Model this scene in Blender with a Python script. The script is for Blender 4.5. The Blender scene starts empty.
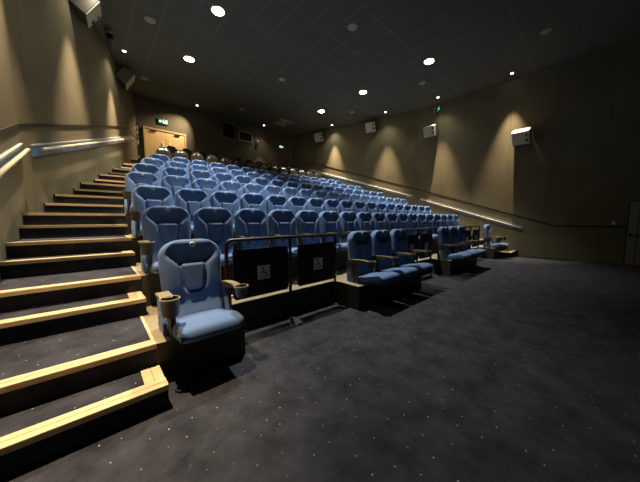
import bpy, bmesh, math, random
from mathutils import Vector, Matrix
random.seed(7)
PI = math.pi
S = bpy.context.scene
COL = S.collection
CX = 5.45                       # centre line of the auditorium
def mir(x): return 2 * CX - x
RISE, PITCH_Y = 0.1776, 1.067
def y_odd(i): return 1.937 + PITCH_Y * i
def y_even(i): return 2.255 + PITCH_Y * i
H_CEIL, Y_BACK, Y_FRONT, Y_KINK = 6.45, 13.1, -5.0, 5.79
X_L = -0.745
X_R = mir(X_L)
SL = 0.313
def wall_l(y): return X_L if y < Y_KINK else X_L + SL * (y - Y_KINK)
def wall_r(y): return mir(wall_l(y))

# ------------------------------------------------------------------ materials
def new_mat(name):
    m = bpy.data.materials.new(name); m.use_nodes = True
    nt = m.node_tree
    return m, nt, nt.nodes['Principled BSDF']
def simple(name, col, rough=0.5, metal=0.0, spec=0.5, noise=0.0, scale=60, bump=0.0, sheen=0.0, coat=0.0):
    m, nt, b = new_mat(name)
    b.inputs['Base Color'].default_value = (*col, 1)
    b.inputs['Roughness'].default_value = rough
    b.inputs['Metallic'].default_value = metal
    b.inputs['Specular IOR Level'].default_value = spec
    if sheen: b.inputs['Sheen Weight'].default_value = sheen
    if coat: b.inputs['Coat Weight'].default_value = coat
    if noise or bump:
        tc = nt.nodes.new('ShaderNodeTexCoord')
        n = nt.nodes.new('ShaderNodeTexNoise'); n.inputs['Scale'].default_value = scale
        n.inputs['Detail'].default_value = 4
        nt.links.new(tc.outputs['Object'], n.inputs['Vector'])
        if noise:
            r = nt.nodes.new('ShaderNodeValToRGB')
            r.color_ramp.elements[0].position = 0.3; r.color_ramp.elements[1].position = 0.7
            r.color_ramp.elements[0].color = (*[c * (1 - noise) for c in col], 1)
            r.color_ramp.elements[1].color = (*[min(1, c * (1 + noise)) for c in col], 1)
            nt.links.new(n.outputs['Fac'], r.inputs['Fac'])
            nt.links.new(r.outputs['Color'], b.inputs['Base Color'])
        if bump:
            bp = nt.nodes.new('ShaderNodeBump'); bp.inputs['Strength'].default_value = bump
            bp.inputs['Distance'].default_value = 0.004
            nt.links.new(n.outputs['Fac'], bp.inputs['Height'])
            nt.links.new(bp.outputs['Normal'], b.inputs['Normal'])
    return m
def emit(name, col, strength):
    m, nt, b = new_mat(name)
    b.inputs['Base Color'].default_value = (*col, 1)
    b.inputs['Emission Color'].default_value = (*col, 1)
    b.inputs['Emission Strength'].default_value = strength
    return m
def mnode(nt, op, a, b=None, c=None):
    n = nt.nodes.new('ShaderNodeMath'); n.operation = op
    for k, v in enumerate((a, b, c)):
        if v is None: continue
        if isinstance(v, (int, float)): n.inputs[k].default_value = v
        else: nt.links.new(v, n.inputs[k])
    return n.outputs[0]

def carpet_mat():
    m, nt, b = new_mat('speckled_carpet')
    geo = nt.nodes.new('ShaderNodeNewGeometry')
    sep = nt.nodes.new('ShaderNodeSeparateXYZ'); nt.links.new(geo.outputs['Position'], sep.inputs[0])
    c = 0.15
    ux = mnode(nt, 'DIVIDE', sep.outputs[0], c)
    uy = mnode(nt, 'DIVIDE', mnode(nt, 'MULTIPLY_ADD', sep.outputs[2], 1.37, sep.outputs[1]), c)
    row = mnode(nt, 'FLOOR', uy)
    off = mnode(nt, 'MULTIPLY', mnode(nt, 'FLOORED_MODULO', row, 2.0), 0.5)
    ux2 = mnode(nt, 'ADD', ux, off)
    col = mnode(nt, 'FLOOR', ux2)
    comb = nt.nodes.new('ShaderNodeCombineXYZ'); nt.links.new(col, comb.inputs[0]); nt.links.new(row, comb.inputs[1])
    wn = nt.nodes.new('ShaderNodeTexWhiteNoise'); wn.noise_dimensions = '2D'
    nt.links.new(comb.outputs[0], wn.inputs['Vector'])
    sc = nt.nodes.new('ShaderNodeSeparateColor'); nt.links.new(wn.outputs['Color'], sc.inputs[0])
    fx = mnode(nt, 'SUBTRACT', mnode(nt, 'FRACT', ux2), mnode(nt, 'MULTIPLY_ADD', sc.outputs[0], 0.5, 0.25))
    fy = mnode(nt, 'SUBTRACT', mnode(nt, 'FRACT', uy), mnode(nt, 'MULTIPLY_ADD', sc.outputs[1], 0.5, 0.25))
    d2 = mnode(nt, 'ADD', mnode(nt, 'MULTIPLY', fx, fx), mnode(nt, 'MULTIPLY', fy, fy))
    speck = mnode(nt, 'LESS_THAN', mnode(nt, 'SQRT', d2), 0.030)
    speck = mnode(nt, 'MULTIPLY', speck, mnode(nt, 'MULTIPLY_ADD', sc.outputs[2], 0.9, 0.05))
    n = nt.nodes.new('ShaderNodeTexNoise'); n.inputs['Scale'].default_value = 4.5; n.inputs['Detail'].default_value = 8
    n.inputs['Roughness'].default_value = 0.65
    nt.links.new(geo.outputs['Position'], n.inputs['Vector'])
    r = nt.nodes.new('ShaderNodeValToRGB')
    r.color_ramp.elements[0].position = 0.3; r.color_ramp.elements[1].position = 0.72
    r.color_ramp.elements[0].color = (0.015, 0.0175, 0.0245, 1)
    r.color_ramp.elements[1].color = (0.050, 0.054, 0.071, 1)
    nt.links.new(n.outputs['Fac'], r.inputs['Fac'])
    n2 = nt.nodes.new('ShaderNodeTexNoise'); n2.inputs['Scale'].default_value = 140; n2.inputs['Detail'].default_value = 3
    nt.links.new(geo.outputs['Position'], n2.inputs['Vector'])
    mx = nt.nodes.new('ShaderNodeMix'); mx.data_type = 'RGBA'
    nt.links.new(speck, mx.inputs['Factor'])
    nt.links.new(r.outputs['Color'], mx.inputs['A'])
    mx.inputs['B'].default_value = (0.40, 0.39, 0.38, 1)
    nt.links.new(mx.outputs['Result'], b.inputs['Base Color'])
    bp = nt.nodes.new('ShaderNodeBump'); bp.inputs['Strength'].default_value = 0.5; bp.inputs['Distance'].default_value = 0.006
    nt.links.new(n2.outputs['Fac'], bp.inputs['Height']); nt.links.new(bp.outputs['Normal'], b.inputs['Normal'])
    b.inputs['Roughness'].default_value = 0.95
    b.inputs['Specular IOR Level'].default_value = 0.15
    return m

def panel_wall_mat(name, col, axis, step, phase):
    """fabric covered acoustic panels: vertical joints every STEP metres along AXIS"""
    m, nt, b = new_mat(name)
    geo = nt.nodes.new('ShaderNodeNewGeometry')
    sep = nt.nodes.new('ShaderNodeSeparateXYZ'); nt.links.new(geo.outputs['Position'], sep.inputs[0])
    u = mnode(nt, 'FRACT', mnode(nt, 'DIVIDE', mnode(nt, 'SUBTRACT', sep.outputs[axis], phase), step))
    joint = mnode(nt, 'LESS_THAN', mnode(nt, 'ABSOLUTE', mnode(nt, 'SUBTRACT', u, 0.5)), 0.006 / step)
    n = nt.nodes.new('ShaderNodeTexNoise'); n.inputs['Scale'].default_value = 1.3; n.inputs['Detail'].default_value = 5
    nt.links.new(geo.outputs['Position'], n.inputs['Vector'])
    r = nt.nodes.new('ShaderNodeValToRGB')
    r.color_ramp.elements[0].position = 0.3; r.color_ramp.elements[1].position = 0.7
    r.color_ramp.elements[0].color = (*[c * 0.88 for c in col], 1)
    r.color_ramp.elements[1].color = (*[c * 1.1 for c in col], 1)
    nt.links.new(n.outputs['Fac'], r.inputs['Fac'])
    mx = nt.nodes.new('ShaderNodeMix'); mx.data_type = 'RGBA'
    nt.links.new(joint, mx.inputs['Factor']); nt.links.new(r.outputs['Color'], mx.inputs['A'])
    mx.inputs['B'].default_value = (*[c * 0.55 for c in col], 1)
    nt.links.new(mx.outputs['Result'], b.inputs['Base Color'])
    n2 = nt.nodes.new('ShaderNodeTexNoise'); n2.inputs['Scale'].default_value = 180
    nt.links.new(geo.outputs['Position'], n2.inputs['Vector'])
    bp = nt.nodes.new('ShaderNodeBump'); bp.inputs['Strength'].default_value = 0.15; bp.inputs['Distance'].default_value = 0.003
    nt.links.new(n2.outputs['Fac'], bp.inputs['Height']); nt.links.new(bp.outputs['Normal'], b.inputs['Normal'])
    b.inputs['Roughness'].default_value = 0.85
    b.inputs['Specular IOR Level'].default_value = 0.2
    return m

def ceiling_mat():
    m, nt, b = new_mat('ceiling_tiles')
    geo = nt.nodes.new('ShaderNodeNewGeometry')
    sep = nt.nodes.new('ShaderNodeSeparateXYZ'); nt.links.new(geo.outputs['Position'], sep.inputs[0])
    def line(o, step, ph):
        u = mnode(nt, 'FRACT', mnode(nt, 'ADD', mnode(nt, 'DIVIDE', mnode(nt, 'SUBTRACT', o, ph), step), 0.5))
        return mnode(nt, 'LESS_THAN', mnode(nt, 'ABSOLUTE', mnode(nt, 'SUBTRACT', u, 0.5)), 0.010 / step)
    g = mnode(nt, 'MAXIMUM', line(sep.outputs[0], 0.59, 5.74), line(sep.outputs[1], 1.18, 4.15))
    n = nt.nodes.new('ShaderNodeTexNoise'); n.inputs['Scale'].default_value = 40
    nt.links.new(geo.outputs['Position'], n.inputs['Vector'])
    n3 = nt.nodes.new('ShaderNodeTexNoise'); n3.inputs['Scale'].default_value = 0.8
    nt.links.new(geo.outputs['Position'], n3.inputs['Vector'])
    g = mnode(nt, 'MULTIPLY', g, mnode(nt, 'MULTIPLY_ADD', n3.outputs['Fac'], 1.2, -0.1))
    mx = nt.nodes.new('ShaderNodeMix'); mx.data_type = 'RGBA'
    nt.links.new(g, mx.inputs['Factor'])
    mx.inputs['A'].default_value = (0.090, 0.100, 0.092, 1)
    mx.inputs['B'].default_value = (0.19, 0.20, 0.18, 1)
    nt.links.new(mx.outputs['Result'], b.inputs['Base Color'])
    b.inputs['Roughness'].default_value = 0.9; b.inputs['Specular IOR Level'].default_value = 0.15
    bp = nt.nodes.new('ShaderNodeBump'); bp.inputs['Strength'].default_value = 0.2; bp.inputs['Distance'].default_value = 0.004
    nt.links.new(n.outputs['Fac'], bp.inputs['Height']); nt.links.new(bp.outputs['Normal'], b.inputs['Normal'])
    return m

def wood_mat(name, c1, c2, along, scale=1.0, rough=0.4):
    m, nt, b = new_mat(name)
    geo = nt.nodes.new('ShaderNodeNewGeometry')
    mp = nt.nodes.new('ShaderNodeMapping')
    s = [22.0 * scale] * 3; s[along] = 1.2 * scale
    mp.inputs['Scale'].default_value = s
    nt.links.new(geo.outputs['Position'], mp.inputs['Vector'])
    n = nt.nodes.new('ShaderNodeTexNoise'); n.inputs['Scale'].default_value = 1.0; n.inputs['Detail'].default_value = 5
    nt.links.new(mp.outputs[0], n.inputs['Vector'])
    r = nt.nodes.new('ShaderNodeValToRGB')
    r.color_ramp.elements[0].position = 0.3; r.color_ramp.elements[1].position = 0.7
    r.color_ramp.elements[0].color = (*c1, 1); r.color_ramp.elements[1].color = (*c2, 1)
    nt.links.new(n.outputs['Fac'], r.inputs['Fac']); nt.links.new(r.outputs['Color'], b.inputs['Base Color'])
    b.inputs['Roughness'].default_value = rough
    return m

M = {}
M['carpet'] = carpet_mat()
WALLC = (0.142, 0.132, 0.090)
M['wall_side'] = panel_wall_mat('acoustic_wall_panels', WALLC, 1, 1.22, 0.55)
M['wall_back'] = panel_wall_mat('back_wall_panels', (0.11, 0.102, 0.080), 0, 2.4, 0.9)
M['wall_front'] = simple('front_wall_fabric', (0.03, 0.03, 0.032), 0.9, noise=0.2, scale=5)
M['ceiling'] = ceiling_mat()
M['dado'] = simple('black_trim_paint', (0.008, 0.008, 0.008), 0.5, noise=0.1, scale=20)
M['nosing'] = wood_mat('pale_step_nosing', (0.61, 0.47, 0.28), (0.72, 0.58, 0.37), 0, rough=0.35)
M['nosing_face'] = wood_mat('nosing_front_strip', (0.50, 0.37, 0.20), (0.58, 0.43, 0.24), 0, rough=0.4)
M['groove'] = simple('nosing_groove', (0.22, 0.14, 0.06), 0.7, noise=0.1)
M['ledge'] = simple('tan_ledge_board', (0.25, 0.215, 0.145), 0.6, noise=0.25, scale=70, bump=0.1)
M['tier_side'] = simple('dark_tier_fascia', (0.030, 0.027, 0.022), 0.6, noise=0.2, scale=30)
M['blue'] = simple('blue_seat_fabric', (0.093, 0.168, 0.355), 0.85, noise=0.10, scale=300, bump=0.12, sheen=0.08, spec=0.25)
M['blue_pad'] = simple('blue_seat_fabric_pad', (0.096, 0.166, 0.348), 0.85, noise=0.10, scale=300, bump=0.12, sheen=0.08, spec=0.25)
M['navy'] = simple('navy_side_fabric', (0.035, 0.065, 0.14), 0.8, noise=0.1, scale=200, bump=0.1)
M['shell'] = simple('black_seat_shell', (0.015, 0.015, 0.016), 0.45, noise=0.1, scale=100)
M['arm'] = simple('dark_brown_armrest', (0.060, 0.050, 0.036), 0.40, noise=0.12, scale=120, spec=0.6)
M['arm_top'] = simple('tan_armrest_top', (0.235, 0.205, 0.140), 0.42, noise=0.10, scale=120)  # lamp highlight on the dark armrest tops and cup rims, painted as tan
M['cup_dark'] = simple('cup_hollow', (0.006, 0.006, 0.006), 0.5, noise=0.1)
M['black'] = simple('satin_black_metal', (0.012, 0.011, 0.010), 0.42, noise=0.15, scale=50, spec=0.5)
M['panel'] = simple('black_barrier_panel', (0.009, 0.008, 0.007), 0.5, noise=0.15, scale=25, spec=0.35)
M['cream'] = simple('cream_sticker', (0.88, 0.86, 0.74), 0.5, noise=0.02, scale=30)
M['ink'] = simple('black_print', (0.012, 0.012, 0.012), 0.5, noise=0.1)
M['steel'] = simple('steel_bolt', (0.45, 0.45, 0.43), 0.35, metal=0.9, noise=0.1)
M['rail'] = simple('cream_handrail', (0.60, 0.56, 0.44), 0.3, noise=0.05, scale=20, coat=0.3)
M['board'] = simple('blue_rail_board', (0.085, 0.150, 0.280), 0.35, noise=0.08, scale=15, spec=0.6)
M['board_cap'] = simple('pale_board_cap', (0.36, 0.42, 0.48), 0.35, noise=0.06, scale=15)
M['bracket'] = simple('chrome_bracket', (0.75, 0.74, 0.70), 0.25, metal=0.85, noise=0.05)
M['leather'] = simple('black_leather', (0.030, 0.025, 0.017), 0.20, noise=0.15, scale=25, bump=0.25, spec=0.5)
M['speaker'] = simple('grey_speaker_grille', (0.40, 0.41, 0.36), 0.6, noise=0.06, scale=200)
M['speaker_box'] = simple('black_speaker_case', (0.05, 0.05, 0.046), 0.5, noise=0.1, scale=40)
M['speaker_top'] = simple('pale_speaker_top', (0.55, 0.52, 0.46), 0.5, noise=0.06, scale=30)  # washer light on top of the cabinet, put into the colour
M['horn'] = simple('speaker_horn', (0.05, 0.05, 0.05), 0.4, noise=0.1)
M['lamp'] = emit('warm_bulb', (1.0, 0.86, 0.52), 60)
M['lamp_small'] = emit('small_warm_bulb', (1.0, 0.86, 0.66), 25)
M['ring'] = simple('lamp_ring', (0.25, 0.24, 0.2), 0.5, noise=0.05)
M['grille'] = simple('ceiling_grille', (0.30, 0.30, 0.27), 0.6, noise=0.15, scale=80)
M['exit'] = emit('green_sign', (0.005, 0.22, 0.09), 0.35)
M['exit_white'] = emit('lit_white_symbol', (0.70, 1.0, 0.82), 1.5)
M['door'] = wood_mat('light_oak_door', (0.70, 0.49, 0.23), (0.82, 0.62, 0.33), 2, rough=0.45)
M['door_frame'] = wood_mat('oak_door_frame', (0.55, 0.40, 0.20), (0.66, 0.50, 0.28), 2, rough=0.45)
M['plate'] = simple('brass_pull_plate', (0.92, 0.88, 0.70), 0.35, metal=0.0, noise=0.05)
M['grey_door'] = simple('grey_painted_door', (0.26, 0.26, 0.225), 0.55, noise=0.08, scale=12)
M['glass'] = simple('dark_window_glass', (0.012, 0.013, 0.015), 0.12, noise=0.1, scale=4)
M['win_frame'] = simple('pale_window_frame', (0.40, 0.37, 0.27), 0.5, noise=0.06)
M['corner'] = simple('olive_corner_strip', (0.22, 0.21, 0.15), 0.6, noise=0.08)
M['win_frame_dark'] = simple('dark_window_frame', (0.15, 0.14, 0.11), 0.55, noise=0.06)
M['white'] = simple('white_plastic', (0.75, 0.74, 0.70), 0.45, noise=0.04)
M['pink'] = simple('pink_plastic', (0.62, 0.22, 0.36), 0.45, noise=0.15, scale=30)
M['red'] = simple('red_sticker', (0.55, 0.12, 0.10), 0.5, noise=0.05)
M['led'] = emit('green_led', (0.05, 0.9, 0.4), 1.5)

# ------------------------------------------------------------------ mesh helpers
def finish(bm, name, mats, smooth=False):
    me = bpy.data.meshes.new(name)
    bmesh.ops.recalc_face_normals(bm, faces=bm.faces)
    bm.to_mesh(me); bm.free()
    for m in (mats if isinstance(mats, (list, tuple)) else [mats]): me.materials.append(m)
    if smooth:
        for p in me.polygons: p.use_smooth = True
    return me
def smooth_by_angle(me, deg=35):
    try:
        me.set_sharp_from_angle(angle=math.radians(deg))
    except Exception: pass
    return me
def link(name, me, parent=None, loc=(0, 0, 0), rot=(0, 0, 0)):
    o = bpy.data.objects.new(name, me); COL.objects.link(o)
    if parent is not None: o.parent = parent
    o.location = loc; o.rotation_euler = rot
    return o
def thing(name, label, cat, loc=(0, 0, 0), rot=(0, 0, 0), group=None):
    o = bpy.data.objects.new(name, None); COL.objects.link(o)
    o.location = loc; o.rotation_euler = rot; o.empty_display_size = 0.1
    o['label'] = label; o['category'] = cat
    if group: o['group'] = group
    return o
def struct(o, label=None, cat=None):
    o['kind'] = 'structure'
    if label: o['label'] = label
    if cat: o['category'] = cat
    return o
def box(bm, x0, x1, y0, y1, z0, z1, mi=0, bev=0.0, seg=2):
    r = bmesh.ops.create_cube(bm, size=1.0)
    vs = r['verts']
    for v in vs:
        v.co = Vector(((x0 + x1) / 2 + v.co.x * (x1 - x0), (y0 + y1) / 2 + v.co.y * (y1 - y0), (z0 + z1) / 2 + v.co.z * (z1 - z0)))
    fs = set(f for v in vs for f in v.link_faces)
    for f in fs: f.material_index = mi
    if bev > 0:
        es = list(set(e for v in vs for e in v.link_edges))
        rr = bmesh.ops.bevel(bm, geom=es, offset=bev, segments=seg, profile=0.5, affect='EDGES')
        for f in rr['faces']: f.material_index = mi
    return vs
def prism(bm, pts, z0, z1, mi=0, axis=2):
    """polygon PTS extruded along axis (0: pts are (y,z); 1: (x,z); 2: (x,y))"""
    def co(p, h):
        if axis == 0: return (h, p[0], p[1])
        if axis == 1: return (p[0], h, p[1])
        return (p[0], p[1], h)
    a = [bm.verts.new(co(p, z0)) for p in pts]; b = [bm.verts.new(co(p, z1)) for p in pts]
    n = len(pts); fs = [bm.faces.new(a), bm.faces.new(b)]
    for i in range(n): fs.append(bm.faces.new((a[i], a[(i + 1) % n], b[(i + 1) % n], b[i])))
    for f in fs: f.material_index = mi
    return a + b
def cyl(bm, c, axis, r, h, seg=24, mi=0, r2=None):
    """closed cylinder whose base centre is c, along axis vector"""
    ax = Vector(axis).normalized(); c = Vector(c)
    q = Vector((0, 0, 1)).rotation_difference(ax).to_matrix()
    r2 = r if r2 is None else r2
    a = []; b = []
    for i in range(seg):
        t = 2 * PI * i / seg; d = q @ Vector((math.cos(t), math.sin(t), 0))
        a.append(bm.verts.new(c + d * r)); b.append(bm.verts.new(c + d * r2 + ax * h))
    fs = [bm.faces.new(a[::-1]), bm.faces.new(b)]
    for i in range(seg): fs.append(bm.faces.new((a[i], a[(i + 1) % seg], b[(i + 1) % seg], b[i])))
    for f in fs: f.material_index = mi
def lathe(bm, c, prof, seg=28, mi=0, axis=(0, 0, 1)):
    """PROF list of (r,h) revolved about axis through c; open profile"""
    ax = Vector(axis).normalized(); c = Vector(c)
    q = Vector((0, 0, 1)).rotation_difference(ax).to_matrix()
    rings = []
    for r, h in prof:
        if r < 1e-6: rings.append([bm.verts.new(c + ax * h)])
        else: rings.append([bm.verts.new(c + ax * h + q @ Vector((r * math.cos(2 * PI * i / seg), r * math.sin(2 * PI * i / seg), 0))) for i in range(seg)])
    for k in range(len(rings) - 1):
        A, B = rings[k], rings[k + 1]
        m_ = mi[k] if isinstance(mi, (list, tuple)) else mi
        for i in range(seg):
            j = (i + 1) % seg
            if len(A) == 1 and len(B) == 1: continue
            if len(A) == 1: f = bm.faces.new((A[0], B[i], B[j]))
            elif len(B) == 1: f = bm.faces.new((A[i], A[j], B[0]))
            else: f = bm.faces.new((A[i], A[j], B[j], B[i]))
            f.material_index = m_
def tube(bm, path, r, seg=10, mi=0, closed_ends=True):
    P = [Vector(p) for p in path]; rings = []
    for k, p in enumerate(P):
        t = ((P[min(k + 1, len(P) - 1)] - P[max(k - 1, 0)])).normalized()
        ref = Vector((0, 0, 1)) if abs(t.z) < 0.9 else Vector((0, 1, 0))
        if k == 0: n1 = t.cross(ref).normalized()
        else:
            n1 = (n1 - t * n1.dot(t)).normalized()
        n2 = t.cross(n1)
        rings.append([bm.verts.new(p + (n1 * math.cos(2 * PI * i / seg) + n2 * math.sin(2 * PI * i / seg)) * r) for i in range(seg)])
    for A, B in zip(rings, rings[1:]):
        for i in range(seg):
            f = bm.faces.new((A[i], A[(i + 1) % seg], B[(i + 1) % seg], B[i])); f.material_index = mi
    if closed_ends:
        for R in (rings[0], rings[-1]):
            f = bm.faces.new(R); f.material_index = mi
def round_path(pts, rad, n=6):
    """polyline with rounded corners"""
    P = [Vector(p) for p in pts]; out = [P[0]]
    for i in range(1, len(P) - 1):
        a = (P[i - 1] - P[i]).normalized(); b = (P[i + 1] - P[i]).normalized()
        s = P[i] + a * rad; e = P[i] + b * rad
        for k in range(n + 1):
            t = k / n
            out.append(s * (1 - t) ** 2 + P[i] * 2 * t * (1 - t) + e * t * t)
    out.append(P[-1]); return out
def round_rect(x0, x1, z0, z1, r, n=5):
    pts = []
    for cx, cz, a0 in ((x1 - r, z1 - r, 0), (x0 + r, z1 - r, 90), (x0 + r, z0 + r, 180), (x1 - r, z0 + r, 270)):
        for k in range(n + 1):
            a = math.radians(a0 + 90 * k / n); pts.append((cx + r * math.cos(a), cz + r * math.sin(a)))
    return pts

# ------------------------------------------------------------------ camera
RM = ((0.74227613, -0.05874128, 0.6675145), (-0.67009414, -0.06506884, 0.73941862), (0.0, -0.99615034, -0.08766123))
cam_d = bpy.data.cameras.new('camera'); cam = bpy.data.objects.new('camera', cam_d); COL.objects.link(cam)
mw = Matrix.Identity(4)
for r in range(3):
    mw[r][0] = RM[r][0]; mw[r][1] = -RM[r][1]; mw[r][2] = -RM[r][2]
mw[2][3] = 1.333
cam.matrix_world = mw
cam_d.sensor_width = 36.0; cam_d.sensor_fit = 'HORIZONTAL'; cam_d.lens = 36.0 * 250.0 / 640.0
cam_d.clip_start = 0.05; cam_d.clip_end = 60
S.camera = cam

# ------------------------------------------------------------------ room shell
FX0, FX1 = X_L, X_R
bm = bmesh.new(); box(bm, FX0 - 0.2, FX1 + 0.2, Y_FRONT - 0.2, 2.80, -0.12, 0.0)
struct(link('floor', finish(bm, 'floor', M['carpet'])), 'dark speckled carpet floor in front of the seats', 'floor')
bm = bmesh.new(); box(bm, FX0 - 0.2, FX1 + 0.2, Y_FRONT - 0.2, Y_BACK + 0.2, H_CEIL, H_CEIL + 0.15)
struct(link('ceiling', finish(bm, 'ceiling', M['ceiling'])), 'dark tiled ceiling with faint pale joints', 'ceiling')
T = 0.2
for nm, f in (('wall_left', lambda x: x), ('wall_right', mir)):
    bm = bmesh.new()
    pts = [(f(X_L), Y_FRONT), (f(X_L), Y_KINK), (f(wall_l(Y_BACK)), Y_BACK), (f(wall_l(Y_BACK) - T), Y_BACK), (f(X_L - T), Y_KINK + 0.03), (f(X_L - T), Y_FRONT)]
    prism(bm, pts, -0.1, H_CEIL)
    struct(link(nm, finish(bm, nm, M['wall_side'])), 'brown fabric panel wall on the %s of the auditorium' % nm[5:], 'wall')
XB0, XB1 = wall_l(Y_BACK), wall_r(Y_BACK)
bm = bmesh.new(); box(bm, XB0 - T, XB1 + T, Y_BACK, Y_BACK + T, -0.1, H_CEIL)
struct(link('wall_back', finish(bm, 'wall_back', M['wall_back'])), 'dark back wall behind the recliners', 'wall')
bm = bmesh.new(); box(bm, X_L - T, X_R + T, Y_FRONT - T, Y_FRONT, -0.1, H_CEIL)
struct(link('wall_front', finish(bm, 'wall_front', M['wall_front'])), 'black wall at the screen end', 'wall')

# black dado trims following the slope of the steps
def dado_pts():
    z0 = 1.10; yA = 0.98; s = 0.3345
    yT = 11.55; zT = z0 + s * (yT - yA)
    return [(Y_FRONT, z0), (yA, z0), (Y_KINK, z0 + s * (Y_KINK - yA)), (yT, zT), (Y_BACK, zT)]
DP = dado_pts()
for nm, f, sg in (('trim_1', lambda x: x, 1), ('trim_2', mir, -1)):
    bm = bmesh.new()
    for (ya, za), (yb, zb) in zip(DP, DP[1:]):
        h = 0.022; d = 0.012
        vs = []
        for y, z in ((ya, za), (yb, zb)):
            x = wall_l(y)
            for dx, dz in ((0, -h), (d, -h), (d, h), (0, h)):
                vs.append(bm.verts.new((f(x + dx), y, z + dz)))
        a, b = vs[:4], vs[4:]
        bm.faces.new(a); bm.faces.new(b)
        for i in range(4): bm.faces.new((a[i], a[(i + 1) % 4], b[(i + 1) % 4], b[i]))
    struct(link(nm, finish(bm, nm, M['dado'])), 'thin black trim line stepping up the %s wall' % ('left' if sg > 0 else 'right'), 'trim')

bm = bmesh.new(); box(bm, XB1 - 0.075, XB1 - 0.015, Y_BACK - 0.03, Y_BACK - 0.001, 20 * RISE, H_CEIL - 0.001)
struct(link('trim_3', finish(bm, 'trim_3', M['corner'])), 'pale strip down the far corner of the back wall', 'trim')

# ------------------------------------------------------------------ seat positions
# (row index 0 = front) first and last seat x, count
ROWS = {2: (0.695, 10.205, 18), 3: (0.717, 10.175, 18), 4: (0.730, 10.150, 18), 5: (0.947, 9.952, 17), 6: (1.250, 9.680, 16), 7: (1.597, 9.400, 15)}
def seat_x(row):
    a, b, n = ROWS[row]; out = []
    for i in range(n):
        t = i / (n - 1); out.append(a + (b - a) * t + 0.298 * (n / 18) ** 2 * t * (1 - t))
    return out
def row_y(r): return 2.5636 + PITCH_Y * (r - 1)
def row_z(r): return 2 * RISE * r
EDGE = {1: 0.312, 2: 0.352, 3: 0.384, 4: 0.410, 5: 0.62, 6: 0.93, 7: 1.27, 8: 1.62, 9: 2.05}

# ------------------------------------------------------------------ seating tiers (structure)
def paint_tops(me, top, side):
    me.materials.clear(); me.materials.append(top); me.materials.append(side)
    for p in me.polygons: p.material_index = 0 if p.normal.z > 0.7 else 1
BAYS = ((1.04, 2.79), (4.735, 6.165), (mir(2.79), mir(1.04)))
for r in range(1, 11):
    bm = bmesh.new()
    zt = row_z(r); zb = max(0.0, zt - 0.72)
    if r == 1:
        x0, x1 = EDGE[1], mir(EDGE[1])
        xs = [x0] + [v for b in BAYS for v in b] + [x1]
        prism(bm, [(x0, y_even(1)), (x0, y_even(0))] +
              [p for (a, b) in BAYS for p in ((a, y_even(0)), (a, 2.745), (b, 2.745), (b, y_even(0)))] +
              [(x1, y_even(0)), (x1, y_even(1))], 0.0, zt)
    elif r <= 9:
        x0, x1 = EDGE[r], mir(EDGE[r])
        box(bm, x0, x1, y_even(r - 1), y_even(r), zb, zt)
    else:
        y0 = y_even(9)
        prism(bm, [(wall_l(y0), y0), (wall_r(y0), y0), (XB1, Y_BACK), (XB0, Y_BACK)], zb, zt)
    me = finish(bm, 'floor_tier', M['ledge'])
    paint_tops(me, M['carpet'] if r == 10 else M['ledge'], M['tier_side'])
    o = struct(link('floor_tier', me), ['', 'low front platform with cut-outs for the wheelchair bays'][r == 1] or 'stepped seating tier %d levels up from the floor' % r if r < 10 else 'carpeted landing in front of the back wall', 'floor')

# ------------------------------------------------------------------ aisle stairs
def make_stairs(label, f):
    t = thing('aisle_stairs', label, 'stairs', (f(-0.1), y_odd(0), 0.0))
    ox, oy = t.location.x, t.location.y
    def L(x, y): return (f(x) - ox, y - oy)
    for k in range(1, 20):
        i = (k - 1) // 2
        y0 = (y_odd(i) if k % 2 else y_even(i)) + 0.022
        y1 = (y_even(i) if k % 2 else y_odd(i + 1)) + 0.022
        if k == 19: y1 = y_even(9)
        z = RISE * k; zb = max(0.0, z - RISE * 2.2)
        row = min(9, i + 1)
        xr = EDGE[row] - 0.002
        xe = xr
        if k % 2: xe = 0.322 if i == 0 else min(EDGE[min(9, i + 1)] - 0.002, EDGE[i] + 0.036)
        if k % 2 and i: zb = RISE * (k - 1) + 0.001
        nose = 0.022; th = 0.034; wd = 0.085
        wl = lambda y: wall_l(y) + 0.001
        bm = bmesh.new()
        prism(bm, [L(wl(y0), y0 + 0.001), L(xe, y0 + 0.001), L(xe, y1), L(wl(y1), y1)], zb, z - 0.001)
        st = link('step', finish(bm, 'step', M['carpet']), t)
        # nosing: pale strip with two shallow grooves and a darker front face
        bm = bmesh.new()
        x0 = wl(y0)
        def strip(xa, xb, ya, yb, z0, z1, mi):
            (ax, ay), (bx, by) = L(xa, ya), L(xb, yb)
            box(bm, min(ax, bx), max(ax, bx), ay, by, z0, z1, mi)
        xa = wl(y0 - nose) if y0 < Y_KINK else wl(y0 + wd)
        strip(xa, xe, y0 - nose + 0.001, y0 + wd * 0.38, z - th, z + 0.004, 0)
        strip(xa, xe, y0 + wd * 0.38, y0 + wd * 0.44, z - 0.010, z + 0.002, 2)
        strip(xa, xe, y0 + wd * 0.44, y0 + wd, z - 0.010, z + 0.004, 0)
        strip(xa, xe, y0 - nose, y0 - nose + 0.001, z - th, z - 0.001, 1)
        if k % 2:      # L-shaped return at the seat end of each short step
            strip(xe - 0.062, xe - 0.004, y0 + wd, y1 - 0.002, z - 0.010, z + 0.004, 0)
            strip(xe - 0.066, xe - 0.062, y0 + wd, y1 - 0.002, z - 0.010, z + 0.002, 2)
            strip(xe - 0.124, xe - 0.066, y0 + wd, y1 - 0.002, z - 0.010, z + 0.004, 0)
        else:
            strip(xe - 0.022, xe, y0 + wd, y1 - 0.002, z - 0.010, z + 0.004, 0)
        link('nosing', finish(bm, 'nosing', [M['nosing'], M['nosing_face'], M['groove']]), st)
    return t
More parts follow.
